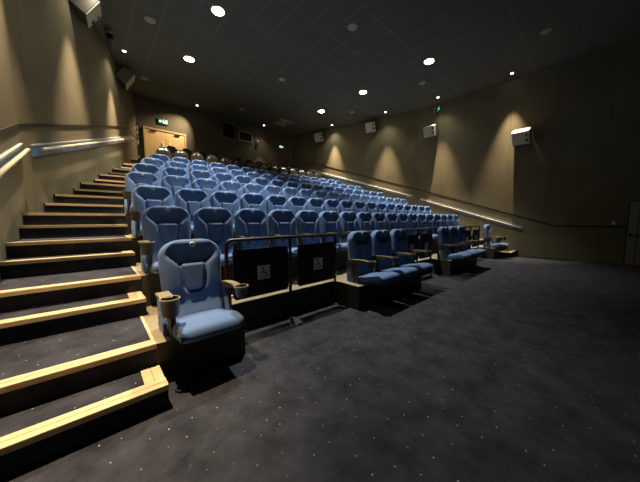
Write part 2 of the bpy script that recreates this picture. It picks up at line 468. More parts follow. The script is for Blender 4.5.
make_stairs('carpeted stairs with pale wooden nosings climbing beside the left wall', lambda x: x)
make_stairs('far carpeted stairs with wooden nosings beside the right wall', mir)

# ------------------------------------------------------------------ cinema seat meshes (origin: seat centre, back plane, tier level; faces -y)
LEAN = math.radians(4.0)
BH, H0 = 0.622, -0.130
def back_half_width(h):
    w = 0.246 + 0.020 * min(1, h / 0.35)
    rc = 0.145; ra = 0.195; d = BH - h
    if d < rc: w = w - ra + ra * math.sqrt(max(0, 1 - ((rc - d) / rc) ** 2))
    rb = 0.05; hb = h - H0
    if hb < rb: w = w - rb + math.sqrt(max(0, rb * rb - (rb - hb) ** 2))
    return w
def sstep(a, b, x):
    t = max(0, min(1, (x - a) / (b - a))); return t * t * (3 - 2 * t)
def back_front(x, h):
    """how far the cushion surface stands out in front of the board at (x, h)"""
    w = back_half_width(h)
    e = min(w - abs(x), (BH - h) * 0.9 + 0.001, h - H0 + 0.06)
    e = max(0, e)
    R = 0.045
    f = 0.030 + R * math.sqrt(max(0, 1 - (1 - min(e / R, 1)) ** 2))
    f += 0.018 * math.cos(min(1, abs(x) / 0.26) * PI / 2) * sstep(0, 0.3, h) * (1 - sstep(0.35, 0.5, h))
    f += 0.045 * (1 - sstep(-0.12, 0.07, h))
    # head hollow under the top roll
    ax = abs(x)
    lower = 0.388 + 0.072 * sstep(0.105, 0.215, ax)
    ramp = max(0.0, min(1.0, (0.598 - h) / (0.598 - lower)))
    hollow = sstep(lower - 0.012, lower + 0.012, h) * ramp ** 1.15 * (1 - sstep(0.165, 0.240, ax))
    f -= 0.060 * hollow
    # U-shaped channel around the centre pad
    hw = 0.078 + 0.036 * max(0, min(1, (h - 0.16) / 0.25))
    if h < lower + 0.02:
        yb = 0.158
        if h > yb + 0.04: dist = abs(ax - hw)
        else:
            dx = max(0, ax - (hw - 0.05)); dy = max(0, (yb + 0.04) - h)
            dist = abs(math.hypot(dx, dy) - 0.05) if (dx > 0 or dy > 0) else 0.05
            if dx <= 0: dist = abs(dy - 0.05) if dy > 0 else 0.05
        f -= 0.030 * (1 - sstep(0.007, 0.026, dist))
        # side wings swell outwards
        f += 0.012 * sstep(hw, hw + 0.06, ax) * (1 - sstep(0.20, 0.26, ax)) * sstep(0.05, 0.2, h)
    return f
def lean_pt(x, h, f):
    """board coordinates to seat coordinates; board foot at y=-0.165, z=0.165"""
    y = 0.005 + h * math.sin(LEAN) - f * math.cos(LEAN)
    z = 0.165 + h * math.cos(LEAN) + f * math.sin(LEAN) * 1.0
    return Vector((x, y, z))
def m_backrest():
    bm = bmesh.new(); NU, NV = 60, 64
    grid = []
    for j in range(NV + 1):
        v = j / NV; h = H0 + (BH - H0) * (v if v < 0.7 else 0.7 + 0.3 * math.sin((v - 0.7) / 0.3 * PI / 2))
        h = min(h, BH - 0.0005)
        w = back_half_width(h); row = []
        for i in range(NU + 1):
            u = -1 + 2 * i / NU; u = math.copysign(abs(u) ** 0.9, u)
            x = u * w
            row.append(bm.verts.new(lean_pt(x, h, back_front(x, h))))
        grid.append(row)
    for j in range(NV):
        for i in range(NU):
            bm.faces.new((grid[j][i], grid[j][i + 1], grid[j + 1][i + 1], grid[j + 1][i]))
    # close onto the board behind
    loop = grid[0][:] + [r[-1] for r in grid[1:]] + grid[-1][::-1][1:] + [r[0] for r in grid[::-1][1:-1]]
    back = []
    for vtx in loop:
        c = vtx.co; back.append(bm.verts.new(c + Vector((0, math.cos(LEAN) * 0.055, -math.sin(LEAN) * 0.055))))
    n = len(loop)
    for i in range(n): bm.faces.new((loop[i], loop[(i + 1) % n], back[(i + 1) % n], back[i]))
    bm.faces.new(back)
    return finish(bm, 'backrest', M['blue'], True)
def m_lumbar():
    bm = bmesh.new(); NU, NV = 18, 22; grid = []
    for j in range(NV + 1):
        h = 0.144 + (0.398 - 0.144) * j / NV
        hw = 0.070 + 0.036 * max(0, min(1, (h - 0.16) / 0.25))
        d = h - 0.144
        if d < 0.04: hw = hw - 0.04 + math.sqrt(max(0, 0.0016 - (0.04 - d) ** 2))
        d = 0.398 - h
        if d < 0.02: hw = hw - 0.02 + math.sqrt(max(0, 0.0004 - (0.02 - d) ** 2))
        row = []
        for i in range(NU + 1):
            x = (-1 + 2 * i / NU) * hw
            e = min(hw - abs(x), h - 0.144, 0.398 - h); R = 0.016
            f = 0.066 + 0.030 * math.sqrt(max(0, 1 - (1 - min(max(e, 0) / R, 1)) ** 2))
            row.append(bm.verts.new(lean_pt(x, h, f)))
        grid.append(row)
    for j in range(NV):
        for i in range(NU): bm.faces.new((grid[j][i], grid[j][i + 1], grid[j + 1][i + 1], grid[j + 1][i]))
    return finish(bm, 'lumbar_pad', M['blue_pad'], True)
def m_shell():
    bm = bmesh.new(); pts = []
    hs = [H0 + (BH - H0) * k / 24 for k in range(25)]
    R = [(back_half_width(min(h, BH - 0.004)) - 0.006, h) for h in hs]
    R[-1] = (R[-1][0], BH - 0.008)
    outline = R + [(-w, h) for w, h in R[::-1]]
    a = [bm.verts.new(lean_pt(x, h, 0.004)) for x, h in outline]
    b = [bm.verts.new(lean_pt(x * 0.94, h * 0.97 + 0.01, -0.040)) for x, h in outline]
    n = len(a); bm.faces.new(a); bm.faces.new(b[::-1])
    for i in range(n): bm.faces.new((a[i], a[(i + 1) % n], b[(i + 1) % n], b[i]))
    # mounting foot down to the tier
    box(bm, -0.20, 0.20, -0.07, -0.02, 0.0, 0.20)
    return finish(bm, 'back_shell', M['shell'])
def m_badge():
    bm = bmesh.new()
    h = 0.572; c = lean_pt(0, h, back_front(0, h) + 0.001)
    e = 0.004
    p1 = lean_pt(0, h + e, back_front(0, h + e)); p0 = lean_pt(0, h - e, back_front(0, h - e))
    nrm = Vector((1, 0, 0)).cross((p1 - p0).normalized())
    if nrm.y > 0: nrm = -nrm
    lathe(bm, c, [(0.024, -0.004), (0.024, 0.004), (0.022, 0.006), (0.016, 0.006), (0.0155, 0.003), (0.0, 0.003)], 20, [0, 0, 0, 0, 1], axis=nrm)
    # little number mark in the middle
    q = Vector((0, 0, 1)).rotation_difference(nrm).to_matrix()
    for dx, dz, sx, sz in ((0, 0.0, 0.003, 0.009), (0.005, 0.006, 0.004, 0.003)):
        vs = [bm.verts.new(c + nrm * 0.0045 + Vector((dx + a * sx, 0, 0)) + (p1 - p0).normalized() * (dz + b * sz)) for a, b in ((-1, -1), (1, -1), (1, 1), (-1, 1))]
        bm.faces.new(vs)
    return finish(bm, 'badge', [M['cream'], M['navy']])
def m_cushion():
    bm = bmesh.new()
    w, y0, y1, z0, z1 = 0.260, -0.585, 0.010, 0.105, 0.200
    NX, NY = 24, 26
    def prof(x, y):
        e = min(w - abs(x), y - y0, (y1 - y) * 1.5 + 0.06); R = 0.045
        k = math.sqrt(max(0, 1 - (1 - min(max(e, 0) / R, 1)) ** 2))
        ef = min(1, max(0, (y - y0) / 0.14))
        z = z0 + 0.045 + (z1 - z0 - 0.045) * k
        z += 0.020 * math.cos(x / w * PI / 2) * ef - 0.010 * (1 - ef) + 0.012 * sstep(y0 + 0.05, y0 + 0.16, y) * (1 - sstep(y0 + 0.16, y0 + 0.34, y))
        return z
    def half(y):
        d = y - y0; rc = 0.07
        return w - rc + math.sqrt(max(0, rc * rc - (rc - d) ** 2)) if d < rc else w
    top = []; bot = []
    for j in range(NY + 1):
        v = j / NY; y = y0 + (y1 - y0) * v ** 1.25
        hw = half(y); rt = []
        for i in range(NX + 1):
            x = math.sin((-1 + 2 * i / NX) * PI / 2 * 0.98) / math.sin(PI / 2 * 0.98) * hw
            e = hw - abs(x)
            z = prof(x if hw > w - 0.001 else x * w / max(hw, 0.01) if False else x, y)
            R = 0.04; k = math.sqrt(max(0, 1 - (1 - min(e / R, 1)) ** 2))
            z = min(z, z0 + 0.045 + (z1 + 0.035 - z0 - 0.045) * k)
            rt.append(bm.verts.new((x, y, z)))
        top.append(rt)
    for j in range(NY):
        for i in range(NX): bm.faces.new((top[j][i], top[j][i + 1], top[j + 1][i + 1], top[j + 1][i]))
    loop = top[0][:] + [r[-1] for r in top[1:]] + top[-1][::-1][1:] + [r[0] for r in top[::-1][1:-1]]
    mid = [bm.verts.new((v.co.x * 1.0, v.co.y, z0 + 0.02)) for v in loop]
    low = [bm.verts.new((v.co.x * 0.93, v.co.y + 0.02 * (1 if v.co.y < -0.4 else 0), z0 - 0.012)) for v in loop]
    n = len(loop)
    for i in range(n):
        bm.faces.new((loop[i], loop[(i + 1) % n], mid[(i + 1) % n], mid[i]))
        bm.faces.new((mid[i], mid[(i + 1) % n], low[(i + 1) % n], low[i]))
    bm.faces.new(low)
    for v in bm.verts: v.co.z = max(0.004, v.co.z - 0.048 - 0.075 * max(0.0, (v.co.y + 0.50) / 0.45))
    bmesh.ops.remove_doubles(bm, verts=bm.verts, dist=0.0004)
    return finish(bm, 'cushion', M['blue'], True)
def m_base():
    bm = bmesh.new()
    prism(bm, [(-0.50, 0.030), (-0.50, 0.046), (-0.06, 0.012), (-0.06, 0.0)], -0.20, 0.20, 0, axis=0)
    return finish(bm, 'seat_pan', M['shell'])
def arm_paint(me):
    """tan top pad, dark sides"""
    for p in me.polygons:
        if p.material_index == 0 and p.normal.z > 0.55 and p.center.z > 0.3: p.material_index = 1
    return smooth_by_angle(me)
def m_arm():
    """curved beam with a cup ring at the front"""
    bm = bmesh.new()
    pts = [(0.03, 0.300), (0.02, 0.330), (-0.02, 0.348), (-0.09, 0.360), (-0.18, 0.368), (-0.28, 0.372), (-0.39, 0.372)]
    und = [(-0.39, 0.330), (-0.30, 0.334), (-0.20, 0.322), (-0.12, 0.300), (-0.06, 0.275), (0.0, 0.255), (0.03, 0.260)]
    hw = 0.035; poly = pts + und
    vs = prism(bm, poly, -hw, hw, 0, axis=0)
    es = [e for e in bm.edges if abs(e.verts[0].co.x - e.verts[1].co.x) < 1e-6]
    bmesh.ops.bevel(bm, geom=es, offset=0.008, segments=2, affect='EDGES')
    # stalk to the seat pan
    prism(bm, [(-0.06, 0.30), (-0.16, 0.32), (-0.19, 0.0), (-0.10, 0.0)], -0.014, 0.014, 0, axis=0)
    return arm_paint(finish(bm, 'armrest', [M['arm'], M['arm_top'], M['black']], True))
def m_cup():
    bm = bmesh.new()
    lathe(bm, (0, -0.430, 0), [(0.0, 0.272), (0.040, 0.276), (0.054, 0.305), (0.060, 0.360), (0.066, 0.368), (0.065, 0.376), (0.055, 0.376), (0.051, 0.366), (0.048, 0.295), (0.0, 0.292)], 28, [0, 0, 0, 0, 2, 2, 1, 1, 1])
    return smooth_by_angle(finish(bm, 'cup_holder', [M['arm'], M['cup_dark'], M['arm_top']], True))
def m_arm_aisle():
    bm = bmesh.new()
    box(bm, -0.055, 0.045, -0.385, -0.180, 0.352, 0.378, 0, 0.007)
    prism(bm, [(-0.40, 0.290), (-0.28, 0.352), (-0.22, 0.352), (-0.22, 0.0), (-0.30, 0.0), (-0.34, 0.20)], 0.020, 0.056, 2, axis=0)
    return arm_paint(finish(bm, 'armrest', [M['arm'], M['arm_top'], M['black']], True))
def m_cup_aisle():
    bm = bmesh.new()
    lathe(bm, (0.004, -0.430, -0.014), [(0.0, 0.254), (0.052, 0.256), (0.058, 0.28), (0.065, 0.378), (0.071, 0.386), (0.070, 0.395), (0.060, 0.395), (0.056, 0.384), (0.050, 0.285), (0.0, 0.282)], 28, [0, 0, 0, 0, 2, 2, 1, 1, 1])
    return smooth_by_angle(finish(bm, 'cup_holder', [M['arm'], M['cup_dark'], M['arm_top']], True))
def m_side():
    bm = bmesh.new()
    poly = [(0.03, 0.30), (-0.06, 0.30), (-0.10, 0.255), (-0.165, 0.135), (-0.21, 0.02), (-0.21, 0.0), (0.03, 0.0)]
    prism(bm, poly, -0.014, 0.014, 0, axis=0)
    bmesh.ops.bevel(bm, geom=list(bm.edges), offset=0.006, segments=2, affect='EDGES')
    return smooth_by_angle(finish(bm, 'side_panel', M['blue'], True))
def m_side_plate():
    bm = bmesh.new()
    prism(bm, [(-0.022, 0.12), (-0.042, 0.14), (-0.038, 0.175), (-0.020, 0.16)], -0.0185, 0.0185, 0, axis=0)
    return finish(bm, 'row_plate', M['white'])
def m_cushion_side():
    bm = bmesh.new()
    pts = [(-0.580, 0.125), (-0.52, 0.176), (-0.42, 0.172), (-0.40, 0.150), (-0.46, 0.065), (-0.56, 0.050), (-0.580, 0.070)]
    prism(bm, pts, -0.252, -0.225, 0, axis=0)
    bmesh.ops.bevel(bm, geom=list(bm.edges), offset=0.008, segments=2, affect='EDGES')
    return smooth_by_angle(finish(bm, 'cushion_side', M['navy'], True))
def m_cushion_tag():
    bm = bmesh.new(); box(bm, -0.2545, -0.250, -0.515, -0.475, 0.105, 0.150, 0)
    return finish(bm, 'number_tag', M['board_cap'])
ME = dict(backrest=m_backrest(), lumbar=m_lumbar(), shell=m_shell(), badge=m_badge(), cushion=m_cushion(), base=m_base(),
          arm=m_arm(), cup=m_cup(), arm_a=m_arm_aisle(), cup_a=m_cup_aisle(), side=m_side(), side_plate=m_side_plate(),
          cside=m_cushion_side(), ctag=m_cushion_tag())

def make_seat(x, y, z, label, group, left='mid', right=None, half=0.29, tag=False):
    t = thing('cinema_seat', label, 'seat', (x, y, z), group=group)
    b = link('backrest', ME['backrest'], t)
    link('lumbar_pad', ME['lumbar'], b); link('badge', ME['badge'], b)['label'] = 'round cream number badge'
    link('back_shell', ME['shell'], t); link('cushion', ME['cushion'], t); link('seat_pan', ME['base'], t)
    for side, kind in ((-1, left), (1, right)):
        if kind is None: continue
        dx = side * half
        if kind == 'aisle':
            a = link('armrest', ME['arm_a'], t, (dx, 0, 0)); link('cup_holder', ME['cup_a'], a)
            if side > 0: a.scale = (-1, 1, 1)
        else:
            a = link('armrest', ME['arm'], t, (dx, 0, 0)); link('cup_holder', ME['cup'], a)
        if kind in ('aisle', 'end'):
            p = link('side_panel', ME['side'], t, (dx - side * 0.002, 0, 0)); link('row_plate', ME['side_plate'], p)
    if tag:
        c = link('cushion_side', ME['cside'], t); link('number_tag', ME['ctag'], c)
    return t
ORD = ['', 'first', 'second', 'third', 'fourth', 'fifth', 'sixth', 'seventh', 'eighth', 'ninth', 'tenth', 'eleventh', 'twelfth']
# front row
y1, z1 = row_y(1), row_z(1)
make_seat(0.675, y1, z1, 'lone blue cinema seat with two cup holders, nearest the camera by the left stairs', 'front row seats', 'aisle', 'end', 0.285, True)
for base, nm in (((3.215, 3.805, 4.395), 'near'), ((6.525, 7.105, 7.685), 'far')):
    for i, x in enumerate(base):
        pos = ('left', 'middle', 'right')[i]
        make_seat(x, y1, z1, '%s seat of the %s trio of blue seats in the front row' % (pos, 'nearer' if nm == 'near' else 'farther'), 'front row seats',
                  'end' if i == 0 else 'mid', 'end' if i == 2 else None, 0.295 if nm == 'near' else 0.29)
make_seat(mir(0.675), y1, z1, 'lone blue cinema seat at the far end of the front row by the right wall', 'front row seats', 'end', 'aisle', 0.29)
ROWN = {2: 'second row, just behind the barriers', 3: 'third row', 4: 'fourth row', 5: 'fifth row', 6: 'sixth row', 7: 'last blue row before the recliners'}
for r in range(2, 8):
    xs = seat_x(r); n = len(xs)
    for i, x in enumerate(xs):
        half = (xs[i] - xs[i - 1]) / 2 if i else (xs[1] - xs[0]) / 2
        if i < (n + 1) // 2:
            lab = 'blue seat at the left stairs end of the ' + ROWN[r] if i == 0 else 'blue seat %s from the left stairs in the %s' % (ORD[i + 1], ROWN[r])
        else:
            k = n - i
            lab = 'blue seat at the right wall end of the ' + ROWN[r] if k == 1 else 'blue seat %s from the right wall in the %s' % (ORD[k], ROWN[r])
        make_seat(x, row_y(r), row_z(r), lab, 'blue seats in row %d' % r, 'aisle' if i == 0 else 'mid', 'end' if i == n - 1 else None, half)

# ------------------------------------------------------------------ black recliners at the back
def m_rec_back():
    bm = bmesh.new(); NU, NV = 28, 26; g = []
    H, W = 0.80, 0.250
    for j in range(NV + 1):
        v = j / NV; h = H * math.sin(v * PI / 2) if v > 0.5 else H * math.sin(PI / 4) * v / 0.5
        rc = 0.34; d = H - h
        w = W if d > rc else W * math.sqrt(max(0.0002, 1 - ((rc - d) / rc) ** 2)) ** 0.92
        row = []
        for i in range(NU + 1):
            u = -1 + 2 * i / NU; x = u * w
            e = (1 - abs(u)) * w; R = 0.10
            k = math.sqrt(max(0, 1 - (1 - min(e / R, 1)) ** 2)) * math.sqrt(max(0, 1 - (1 - min(d / 0.12, 1)) ** 2))
            f = 0.02 + 0.11 * k
            f -= 0.022 * math.exp(-((h - 0.50) / 0.018) ** 2) + 0.016 * math.exp(-((h - 0.28) / 0.018) ** 2)
            f -= 0.012 * math.exp(-(x / 0.012) ** 2) * (h > 0.5)
            f += 0.030 * math.exp(-((h - 0.62) / 0.09) ** 2)
            row.append(bm.verts.new((x, -0.10 + h * 0.26 - f * 0.95, 0.12 + h * 0.965 + f * 0.2)))
        g.append(row)
    for j in range(NV):
        for i in range(NU): bm.faces.new((g[j][i], g[j][i + 1], g[j + 1][i + 1], g[j + 1][i]))
    loop = g[0][:] + [r[-1] for r in g[1:]] + g[-1][::-1][1:] + [r[0] for r in g[::-1][1:-1]]
    bk = [bm.verts.new(v.co * 1.0 + Vector((-v.co.x * 0.08, 0.10, -0.015))) for v in loop]
    n = len(loop)
    for i in range(n): bm.faces.new((loop[i], loop[(i + 1) % n], bk[(i + 1) % n], bk[i]))
    bm.faces.new(bk)
    return finish(bm, 'backrest', M['leather'], True)
def m_rec_seat():
    bm = bmesh.new(); box(bm, -0.21, 0.21, -0.62, -0.12, 0.20, 0.36, 0, 0.05, 4)
    box(bm, -0.21, 0.21, -0.66, -0.60, 0.05, 0.33, 0, 0.025, 3)
    return smooth_by_angle(finish(bm, 'cushion', M['leather'], True), 60)
def m_rec_arm():
    bm = bmesh.new(); box(bm, -0.032, 0.032, -0.60, -0.08, 0.05, 0.46, 0, 0.022, 3)
    return smooth_by_angle(finish(bm, 'armrest', M['leather'], True), 60)
def m_rec_base():
    bm = bmesh.new(); box(bm, -0.22, 0.22, -0.52, -0.02, 0.0, 0.20, 0, 0.01)
    return finish(bm, 'base', M['shell'])
RB = dict(back=m_rec_back(), seat=m_rec_seat(), arm=m_rec_arm(), base=m_rec_base())
def make_recliner(x, y, z, label, group, last):
    t = thing('recliner_seat', label, 'recliner', (x, y, z), group=group); t.scale = (1.0, 1.0, 1.12)
    link('backrest', RB['back'], t); link('cushion', RB['seat'], t); link('base', RB['base'], t)
    link('armrest', RB['arm'], t, (-0.275, 0, 0))
    if last: link('armrest', RB['arm'], t, (0.275, 0, 0))
for r, (xa, xb, n, y) in {8: (1.95, 9.12, 14, 10.28), 9: (2.44, 8.46, 12, 11.38)}.items():
    for i in range(n):
        x = xa + (xb - xa) * i / (n - 1)
        rn = 'row just behind the blue seats' if r == 8 else 'rearmost row by the back wall'
        if i < n // 2: lab = 'black leather recliner %s from the left in the %s' % (ORD[i + 1], rn)
        else: lab = 'black leather recliner %s from the right in the %s' % (ORD[n - i], rn)
        make_recliner(x, y, row_z(r), lab, 'black recliners, ' + rn, i == n - 1)

# ------------------------------------------------------------------ wheelchair bay barriers
def sign_mesh(cx, y, cz, s):
    bm = bmesh.new()
    box(bm, cx - s, cx + s, y - 0.002, y, cz - s, cz + s, 0)
    yf = y - 0.0032
    def P(a, b): return (cx + a * s, yf, cz + b * s)
    def disc(a, b, r, r0=0.0, a0=0, a1=360, n=20):
        out = []; inn = []
        for k in range(n + 1):
            t = math.radians(a0 + (a1 - a0) * k / n)
            out.append(bm.verts.new(P(a + r * math.cos(t), b + r * math.sin(t))))
            inn.append(bm.verts.new(P(a + r0 * math.cos(t), b + r0 * math.sin(t))))
        for k in range(n):
            f = bm.faces.new((out[k], out[k + 1], inn[k + 1], inn[k])); f.material_index = 1
    def bar(a0, b0, a1, b1, w):
        d = Vector((a1 - a0, b1 - b0)).normalized(); nx, nz = -d.y * w / 2, d.x * w / 2
        f = bm.faces.new([bm.verts.new(P(*p)) for p in ((a0 + nx, b0 + nz), (a1 + nx, b1 + nz), (a1 - nx, b1 - nz), (a0 - nx, b0 - nz))]); f.material_index = 1
    disc(-0.18, 0.66, 0.14, 0.01)
    bar(-0.16, 0.48, -0.08, -0.08, 0.17)
    bar(-0.12, 0.22, 0.28, 0.22, 0.11)
    bar(-0.10, -0.08, 0.34, -0.08, 0.14)
    bar(0.30, -0.06, 0.52, -0.52, 0.14)
    bar(0.46, -0.54, 0.66, -0.46, 0.12)
    disc(-0.06, -0.34, 0.46, 0.36, 118, 385, 26)
    return finish(bm, 'accessible_sign', [M['cream'], M['ink']])
BN = ['wide black tubular barrier with two wheelchair-sign panels beside the lone near seat',
      'black tubular barrier with two wheelchair-sign panels between the two seat trios',
      'farthest black tubular barrier with two panels near the right wall']
for (xa, xb), lab in zip(BAYS, BN):
    t = thing('wheelchair_barrier', lab, 'barrier', ((xa + xb) / 2, 2.715, 0), group='wheelchair bay barriers')
    w = xb - xa; hx = w / 2 - 0.022
    bm = bmesh.new()
    tube(bm, round_path([(-hx, 0, 0.0), (-hx, 0, 1.095), (hx, 0, 1.095), (hx, 0, 0.0)], 0.07), 0.021, 12)
    link('frame', smooth_by_angle(finish(bm, 'frame', M['black'], True), 50), t)
    bm = bmesh.new(); tube(bm, [(0, 0, 0), (0, 0, 1.085)], 0.021, 12)
    link('post', smooth_by_angle(finish(bm, 'post', M['black'], True), 50), t)
    for fx in (-hx, 0, hx):
        bm = bmesh.new(); box(bm, fx - 0.045, fx + 0.045, -0.05, 0.028, 0.0, 0.012, 0, 0.003)
        cyl(bm, (fx, -0.034, 0.012), (0, 0, 1), 0.008, 0.010, 8)
        link('foot_plate', finish(bm, 'foot_plate', M['ledge']), t)
    for s in (-1, 1):
        x0, x1 = (-hx + 0.060, -0.058) if s < 0 else (0.105, hx - 0.040)
        if w < 1.6: x0, x1 = (-hx + 0.05, -0.05) if s < 0 else (0.06, hx - 0.045)
        bm = bmesh.new()
        prism(bm, round_rect(x0, x1, 0.415, 0.985, 0.035), -0.036, -0.020, 0, axis=1)
        p = link('panel', finish(bm, 'panel', M['panel']), t)
        link('accessible_sign', sign_mesh((x0 + x1) / 2 + 0.01, -0.036, 0.69, 0.085), p)
        for zz in (0.46, 0.90):
            for xx, dx in ((x0, -0.05), (x1, 0.05)):
                bm = bmesh.new()
                box(bm, min(xx, xx + dx), max(xx, xx + dx), -0.028, -0.016, zz, zz + 0.02, 0, 0.003)
                link('hinge_clamp', finish(bm, 'hinge_clamp', M['steel']), p)
                bm = bmesh.new()
                cyl(bm, (xx + (0.03 if xx == x0 else -0.03), -0.042, zz + 0.05), (0, 1, 0), 0.007, 0.006, 8)
                link('bolt', finish(bm, 'bolt', M['steel']), p)

# ------------------------------------------------------------------ wall handrails on backing boards
def make_handrail(label, f, ya, yb, za, zb, nb):
    x0, x1 = wall_l(ya) + 0.004, wall_l(yb) + 0.004
    t = thing('handrail', label, 'handrail', (f((x0 + x1) / 2), (ya + yb) / 2, (za + zb) / 2), group='wall handrails')
    o = Vector(t.location)
    A = Vector((x0, ya, za)); B = Vector((x1, yb, zb))
    def W(p): return Vector((f(p.x), p.y, p.z)) - o
    along = (B - A).normalized(); outn = Vector((1, -SL if ya >= Y_KINK - 0.3 else 0, 0)).normalized()
    up = Vector((0, 0, 1))
    def slab(name, mat, z0, z1, d0, d1):
        bm = bmesh.new(); vs = []
        for P in (A, B):
            for d, z in ((d0, z0), (d1, z0), (d1, z1), (d0, z1)): vs.append(bm.verts.new(W(P + outn * d + up * z)))
        a, b = vs[:4], vs[4:]
        bm.faces.new(a); bm.faces.new(b[::-1])
        for i in range(4): bm.faces.new((a[i], a[(i + 1) % 4], b[(i + 1) % 4], b[i]))
        return link(name, finish(bm, name, mat), t)
    slab('backing_board', M['board'], -0.17, 0.0, 0.0, 0.030)
    slab('board_cap', M['board_cap'], 0.0, 0.018, 0.0, 0.036)
    s, e = A.lerp(B, 0.02), A.lerp(B, 0.985)
    bm = bmesh.new(); c = outn * 0.085 + up * (-0.055)
    tube(bm, [W(s + c), W(s.lerp(e, 0.5) + c), W(e + c)], 0.024, 14)
    link('rail', smooth_by_angle(finish(bm, 'rail', M['rail'], True), 50), t)
    for k in range(nb):
        p = s.lerp(e, (k + 0.3) / (nb - 0.4)); bm = bmesh.new()
        tube(bm, [W(p + outn * 0.030 + up * -0.115), W(p + outn * 0.065 + up * -0.115), W(p + outn * 0.085 + up * -0.105), W(p + outn * 0.085 + up * -0.075)], 0.009, 8)
        cyl(bm, W(p + outn * 0.030 + up * -0.115), W(p + outn * 0.04 + up * -0.115) - W(p + outn * 0.030 + up * -0.115), 0.022, 0.006, 12)
        link('bracket', smooth_by_angle(finish(bm, 'bracket', M['bracket'], True), 50), t)
ident = lambda x: x
make_handrail('upper left handrail on blue board, running up past the bend in the left wall', ident, 6.02, 12.2, 2.475, 4.495, 11)
make_handrail('near left handrail on blue board at the left edge of the picture', ident, 1.55, 5.77, 1.04, 2.430, 6)
make_handrail('upper right handrail along the far half of the right wall', mir, 6.02, 11.7, 2.455, 4.300, 9)
make_handrail('lower right handrail ending beside the farthest front-row seat', mir, 1.80, 5.74, 1.045, 2.335, 6)

# ------------------------------------------------------------------ wall speakers
def m_sp():
    D, W, H = 0.34, 0.50, 0.46
    out = {}
    bm = bmesh.new(); box(bm, -D + 0.02, 0, -W / 2, W / 2, -H / 2, H / 2, 0, 0.008)
    me = finish(bm, 'cabinet', [M['speaker_box'], M['speaker_top']])
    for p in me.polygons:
        if p.normal.z > 0.8: p.material_index = 1  # upward faces take the painted light
    out['cabinet'] = me
    bm = bmesh.new(); box(bm, -D, -D + 0.019, -W / 2 + 0.16, W / 2 - 0.005, -H / 2 + 0.006, H / 2 - 0.006, 0, 0.004)
    out['grille'] = finish(bm, 'grille', M['speaker'])
    bm = bmesh.new()
    box(bm, -D, -D + 0.019, -W / 2 + 0.005, -W / 2 + 0.155, -H / 2 + 0.006, H / 2 - 0.006, 0, 0.004)
    cyl(bm, (-D - 0.004, -W / 2 + 0.08, -0.08), (1, 0, 0), 0.055, 0.006, 18, 1)
    cyl(bm, (-D - 0.004, -W / 2 + 0.08, 0.10), (1, 0, 0), 0.045, 0.006, 18, 1)
    out['horn_panel'] = finish(bm, 'horn_panel', [M['speaker'], M['horn']])
    bm = bmesh.new(); box(bm, 0, 0.16, -0.05, 0.05, -0.04, 0.04); out['bracket'] = finish(bm, 'bracket', M['black'])
    return out
SPM = m_sp()
def make_speaker(y, z, right, label, tilt=22):
    # local -x is the front; on the right wall the front faces into the room (-x)
    ang = math.radians(tilt)
    xw = wall_r(y) if right else wall_l(y)
    kin = math.atan(SL) if y > Y_KINK else 0
    rz = (kin if right else PI - kin * 0.25)
    d = 0.10 if right else 0.06
    t = thing('wall_speaker', label, 'speaker', (xw - d * math.cos(rz) , y - d * math.sin(rz), z), group='wall speakers')
    t.rotation_euler = (Matrix.Rotation(rz, 3, 'Z') @ Matrix.Rotation(-ang, 3, 'Y')).to_euler()
    for k in ('cabinet', 'grille', 'horn_panel', 'bracket'):
        o = link(k, SPM[k], t)
        if k == 'bracket': o.rotation_euler = (0, ang, 0); o.scale = (0.62 if right else 0.36, 1, 1)
make_speaker(2.00, 4.32, True, 'largest looking wall speaker, first from the screen end on the right wall', 33)
make_speaker(5.25, 5.30, True, 'second wall speaker from the screen end on the right wall')
make_speaker(8.05, 6.02, True, 'third wall speaker from the screen end on the right wall')
make_speaker(10.95, 6.02, True, 'wall speaker deepest in the room on the right wall')
make_speaker(8.00, 6.13, False, 'wall speaker at the top edge of the picture, high on the left wall', 33)
make_speaker(10.95, 6.12, False, 'farther wall speaker high on the left wall', 33)

# ------------------------------------------------------------------ ceiling lamps
def add_spot(name, parent, loc, power, col, size, blend, radius=0.05, aim=(0, 0, -1)):
    d = bpy.data.lights.new(name, 'SPOT'); d.energy = power; d.color = col
    d.spot_size = math.radians(size); d.spot_blend = blend; d.shadow_soft_size = radius
    o = bpy.data.objects.new(name, d); COL.objects.link(o); o.parent = parent; o.location = loc
    o.rotation_euler = Vector(aim).to_track_quat('-Z', 'Y').to_euler()
    return o
def m_down(r, mat, nm):
    bm = bmesh.new(); cyl(bm, (0, 0, -0.020), (0, 0, 1), r, 0.010, 24); bulb = finish(bm, 'bulb', mat)
    bm = bmesh.new(); lathe(bm, (0, 0, 0), [(r * 1.02, 0.0), (r * 1.02, -0.018), (r * 1.35, -0.014), (r * 1.40, 0.0)], 28)
    ring = finish(bm, 'trim_ring', M['ring'], True)
    return bulb, ring
B1, R1_ = m_down(0.135, M['lamp'], 'downlight'); B2, R2_ = m_down(0.042, M['lamp_small'], 'wash')
DOWN_P, WASH_P = 2000.0, 2900.0
WCOL = (1.0, 0.72, 0.44)
WARM = (1.0, 0.95, 0.80)
